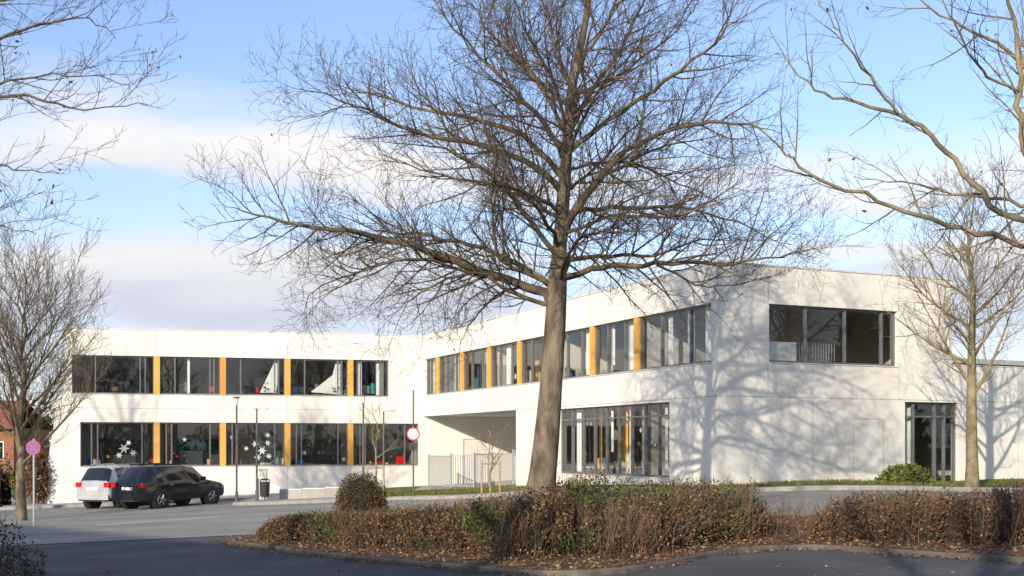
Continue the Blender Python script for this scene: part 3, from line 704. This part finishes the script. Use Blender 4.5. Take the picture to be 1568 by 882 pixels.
# ------------------------------------------------------------ cars
def car(x,y,ang,paint,H=1.66,L=4.6,hw=.92):
    e=empty('parked_car'); b=MB(); k=H/1.66; q=L/4.6
    S=[(0.0,.42,.90,.92,.84,.74,'p'),(.06,.32,.98,1.02,.89,.76,'p'),(.12,.30,1.02,1.08,.90,.76,'w'),(.46,.28,1.03,1.56,.91,.66,'p'),(.62,.28,1.03,1.62,.915,.66,'g'),(1.28,.28,1.02,1.66,.92,.68,'p'),(1.36,.28,1.02,1.66,.92,.68,'g'),(2.2,.28,1.0,1.66,.92,.69,'p'),(2.3,.28,1.0,1.655,.92,.69,'g'),(2.85,.28,.98,1.58,.92,.68,'G'),(3.45,.28,.97,1.08,.92,.78,'p'),(3.6,.28,.96,1.02,.915,.78,'p'),(4.2,.30,.84,.92,.88,.7,'p'),(4.48,.32,.70,.76,.8,.6,'p'),(4.6,.42,.6,.62,.66,.5,'p')]
    rings=[]
    for (sx,zb,be,tp,w,wr_,fl) in S:
        w=w*hw/.92; wr_=wr_*hw/.92; sd=max(be+.005,tp-.07)
        h=[(w*.9,zb),(w*.99,zb+.12),(w,.66),(w*.97,be),(wr_,sd),(wr_*.82,max(sd,tp)),(0,max(sd,tp)+.015)]
        pts=[(-a,c) for a,c in h]+[(a,c) for a,c in h[-2::-1]]
        rings.append([(sx*q-L/2,a,c*(k if c>.9 else 1)) for a,c in pts])
    n=len(rings[0])
    for i in range(len(S)-1):
        fl=S[i][6]
        for j in range(n-1):
            side=j in(3,n-2-3); top=3<j<n-2-3
            m=paint
            if fl=='w' and (top): m='carglass'
            if fl=='g' and side: m='carglass'
            if fl=='G' and (top or side): m='carglass'
            if j in(0,n-2): m='black'
            b.add([rings[i][j],rings[i][j+1],rings[i+1][j+1],rings[i+1][j]],[(0,1,2,3)],m)
    b.add(rings[0],[tuple(range(n))],paint); b.add(rings[-1],[tuple(range(n))],paint)
    b.add([r_[0] for r_ in rings]+[r_[-1] for r_ in rings],[(i,i+1,len(S)+i+1,len(S)+i) for i in range(len(S)-1)],'black')
    ob=b.obj('body',e)
    for p in ob.data.polygons: p.use_smooth=True
    bm=bmesh.new(); bm.from_mesh(ob.data); bmesh.ops.remove_doubles(bm,verts=bm.verts,dist=.0005)
    for ed in bm.edges:
        if len(ed.link_faces)==2 and ed.calc_face_angle(0)>math.radians(35): ed.smooth=False
    bm.to_mesh(ob.data); bm.free()
    w=MB()
    for wx in(-L/2+.82,L/2-.88):
        for s in(-1,1):
            yy=s*(hw-.02)
            w.tube([Vector((wx,yy-s*.25,.33)),Vector((wx,yy+s*.03,.33))],[.40,.40],24,'black',cap=True)
            w.tube([Vector((wx,yy-s*.2,.33)),Vector((wx,yy+s*.02,.33)),Vector((wx,yy+s*.045,.33))],[.33,.33,.30],24,'tyre',cap=True)
            w.tube([Vector((wx,yy+s*.045,.33)),Vector((wx,yy+s*.055,.33))],[.21,.20],18,'black',cap=True)
            for a in range(5):
                an=a*2*math.pi/5; c=Vector((wx,yy+s*.06,.33)); d=Vector((math.cos(an),0,math.sin(an)))
                w.tube([c+d*.03,c+d*.2],[.03,.022],5,'rim',cap=True)
            w.tube([Vector((wx,yy+s*.048,.33)),Vector((wx,yy+s*.062,.33))],[.225,.215],18,'rim')
    w.obj('wheels',e)
    d=MB(); I=lambda u,n_,z:(u,n_,z); r0=-L/2
    for s in(-1,1):
        a,b_=sorted((s*(hw-.30),s*(hw-.035))); d.fbox(I,r0-.025,r0+.2,a,b_,.84*k,1.02*k,'tail')
        a,b_=sorted((s*(hw+.0),s*(hw+.17))); d.fbox(I,L/2-1.5,L/2-1.38,a,b_,.98,1.12,paint)
        a,b_=sorted((s*(hw-.012),s*(hw+.008)))
        for hx in(-.9,.25): d.fbox(I,hx,hx+.18,a,b_,.86,.885,'rim')
        d.fbox(I,r0+.7,L/2-1.9,s*.62-.015,s*.62+.015,H-.0,H+.05,'rim' if paint!='cblack' else 'black')
    d.fbox(I,r0-.03,r0+.02,-.26,.26,.72,.83,'whitep'); d.fbox(I,r0-.045,r0+.1,-hw+.08,hw-.08,.36,.58,paint); d.fbox(I,r0-.048,r0+.1,-hw+.2,hw-.2,.30,.355,'black')
    d.obj('lights_and_trim',e)
    e.location=(x,y,G(x,y)+.022); e.rotation_euler=(0,-math.asin(.04)*math.cos(ang),ang)
    return e
car(-13.05,45.0,math.radians(60),'cblack',1.60,4.3,.88)
car(-15.4,46.9,math.radians(69),'csilver',1.66,3.9,.84)

# ------------------------------------------------------------ surroundings
h=empty('shadow_hall'); mb=MB()  # unseen gabled hall, added and shaped to shade the foreground asphalt
X0,X1,XR,Y0,Y1=-60,-10.2,-34.9,-40,-5; ze,zr=7.6,14
I=lambda u,n,z:(u,n,z)
mb.add([(X0,Y1,-2),(X1,Y1,-2),(X1,Y1,ze),(XR,Y1,zr),(X0,Y1,ze)],[(0,1,2,3,4)],'rend')
mb.add([(X0,Y0,-2),(X1,Y0,-2),(X1,Y0,ze),(XR,Y0,zr),(X0,Y0,ze)],[(0,1,2,3,4)],'rend')
mb.add([(X1,Y0,-2),(X1,Y1,-2),(X1,Y1,ze),(X1,Y0,ze)],[(0,1,2,3)],'rend'); mb.add([(X0,Y0,-2),(X0,Y1,-2),(X0,Y1,ze),(X0,Y0,ze)],[(0,1,2,3)],'rend')
mb.obj('walls',h)
mb=MB(); mb.add([(X1+.5,Y0-.4,ze-.1),(X1+.5,Y1+.4,ze-.1),(XR,Y1+.4,zr+.05),(XR,Y0-.4,zr+.05),(X0-.5,Y1+.4,ze-.1),(X0-.5,Y0-.4,ze-.1)],[(0,1,2,3),(3,2,4,5)],'tile'); mb.obj('roof',h)
mb=MB()
for i in range(9): mb.fbox(I,-57+i*5.2,-54+i*5.2,Y1+.01,Y1+.06,1.2,3.6,'carglass')
mb.obj('windows',h)
h=empty('brick_house'); mb=MB(); Fh=frame((-50,86),(1,.1)); 
mb.fbox(Fh,0,13,0,9,-1.2,3.2,'brick'); mb.obj('walls',h)
mb=MB(); mb.add([Fh(-.5,-.5,3.1),Fh(13.5,-.5,3.1),Fh(12.5,4.5,5.4),Fh(.5,4.5,5.4),Fh(13.5,9.5,3.1),Fh(-.5,9.5,3.1)],[(0,1,2,3),(3,2,4,5)],'tile'); mb.obj('roof',h)
mb=MB()
for i in range(5): mb.fbox(Fh,1+i*2.5,2.3+i*2.5,-.03,.02,.8,2.2,'whitep'); mb.fbox(Fh,1.08+i*2.5,2.22+i*2.5,-.05,-.031,.88,2.12,'carglass')
mb.obj('windows',h)
mb=MB(); r=random.Random(9)
for i in range(260):
    a=r.uniform(0,2*math.pi); d=r.uniform(150,190); cx,cy=d*math.sin(a),d*math.cos(a); hh=r.uniform(5,10)
    for _ in range(70):
        p=rv(r); p.normalize(); q=r.uniform(.5,1)
        mb.leaf((cx+p.x*5*q,cy+p.y*5*q,hh*.5+p.z*hh*.5*q),r.uniform(.5,1.0),r.choice(['twig','limb','ldark','lbrown']),r)
mb.obj('distant_trees')

# ------------------------------------------------------------ light, sky, camera
el=math.radians(18); sx,sy=-.436,-.90; l=math.hypot(sx,sy); sx/=l; sy/=l
sd=bpy.data.lights.new('sun','SUN'); sd.energy=5.0; sd.angle=math.radians(.55); sd.color=(1,.885,.70)
so=bpy.data.objects.new('sun',sd); COL.objects.link(so)
trv=Vector((-sx*math.cos(el),-sy*math.cos(el),-math.sin(el))); so.rotation_euler=trv.to_track_quat('-Z','Y').to_euler()
so.location=(-20,-30,30)
w=bpy.data.worlds.new('World'); scene.world=w; w.use_nodes=True; nt=w.node_tree; bg=nt.nodes['Background']
N=nt.nodes.new; Lk=nt.links.new
sky=N('ShaderNodeTexSky'); sky.sky_type='NISHITA'; sky.sun_disc=False; sky.sun_elevation=el; sky.sun_rotation=math.atan2(sx,sy)%(2*math.pi)
sky.air_density=1; sky.dust_density=.5; sky.ozone_density=1.6
gain=N('ShaderNodeMixRGB'); gain.blend_type='MULTIPLY'; gain.inputs[0].default_value=1; gain.inputs[2].default_value=(1.75,1.75,1.98,1); Lk(sky.outputs[0],gain.inputs[1])
tc=N('ShaderNodeTexCoord'); mp=N('ShaderNodeMapping'); mp.inputs['Scale'].default_value=(1,1,5); mp.inputs['Location'].default_value=(.35,.1,.15)
no=N('ShaderNodeTexNoise'); no.inputs['Scale'].default_value=2.3; no.inputs['Detail'].default_value=6; no.inputs['Roughness'].default_value=.5
Lk(tc.outputs['Generated'],mp.inputs[0]); Lk(mp.outputs[0],no.inputs[0])
sep=N('ShaderNodeSeparateXYZ'); Lk(tc.outputs['Generated'],sep.inputs[0])
wob=N('ShaderNodeMath'); wob.operation='MULTIPLY_ADD'; wob.inputs[1].default_value=.16; Lk(no.outputs[0],wob.inputs[0])
s2=N('ShaderNodeMath'); s2.operation='SUBTRACT'; s2.inputs[1].default_value=.08; Lk(sep.outputs[2],s2.inputs[0]); Lk(s2.outputs[0],wob.inputs[2])
def ramp(stops,src):
    rp=N('ShaderNodeValToRGB'); cr=rp.color_ramp
    c4=lambda v:(v if isinstance(v,tuple) else (v,v,v))+(1,)
    cr.elements[0].position=stops[0][0]; cr.elements[0].color=c4(stops[0][1]); cr.elements[1].position=stops[-1][0]; cr.elements[1].color=c4(stops[-1][1])
    for p,v in stops[1:-1]:
        e=cr.elements.new(p); e.color=c4(v)
    Lk(src,rp.inputs[0]); return rp
rp=ramp([(0,.9),(.12,.85),(.163,.95),(.174,.35),(.198,.15),(.208,.85),(.235,1.0),(.258,.35),(.285,.05),(.34,.02),(.5,.2),(1,.15)],wob.outputs[0])
n2=N('ShaderNodeTexNoise'); n2.inputs['Scale'].default_value=3.2; n2.inputs['Detail'].default_value=7; n2.inputs['Roughness'].default_value=.55
mp2=N('ShaderNodeMapping'); mp2.inputs['Scale'].default_value=(1,1,3.5); mp2.inputs['Location'].default_value=(3.1,2,1); Lk(tc.outputs['Generated'],mp2.inputs[0]); Lk(mp2.outputs[0],n2.inputs[0])
mr=N('ShaderNodeMapRange'); mr.inputs[1].default_value=.33; mr.inputs[2].default_value=.66; mr.inputs[3].default_value=.45; mr.inputs[4].default_value=1.35; Lk(n2.outputs[0],mr.inputs[0])
mu=N('ShaderNodeMath'); mu.operation='MULTIPLY'; mu.use_clamp=True; Lk(rp.outputs[0],mu.inputs[0]); Lk(mr.outputs[0],mu.inputs[1])
cc=ramp([(0,(.78,.79,.86)),(.13,(.68,.71,.83)),(.160,(.92,.92,.94)),(.19,(.74,.78,.89)),(.225,(1,.98,.97)),(1,(.97,.97,.98))],wob.outputs[0])
cs=N('ShaderNodeMixRGB'); cs.blend_type='MULTIPLY'; cs.inputs[0].default_value=1; cs.inputs[2].default_value=(8.3,8.3,8.3,1); Lk(cc.outputs[0],cs.inputs[1])
mix=N('ShaderNodeMixRGB'); Lk(cs.outputs[0],mix.inputs[2])
Lk(mu.outputs[0],mix.inputs[0]); Lk(gain.outputs[0],mix.inputs[1]); Lk(mix.outputs[0],bg.inputs[0])
bg.inputs[1].default_value=.12
cd=bpy.data.cameras.new('camera'); cam=bpy.data.objects.new('camera',cd); COL.objects.link(cam); scene.camera=cam
cd.sensor_width=36; cd.lens=41.26; cd.shift_y=.1556; cd.clip_end=6000; cd.clip_start=.1
cam.location=(0,0,1.75); cam.rotation_euler=(math.pi/2,0,0)
scene.view_settings.view_transform='Standard'; scene.view_settings.look='None'; scene.view_settings.exposure=0
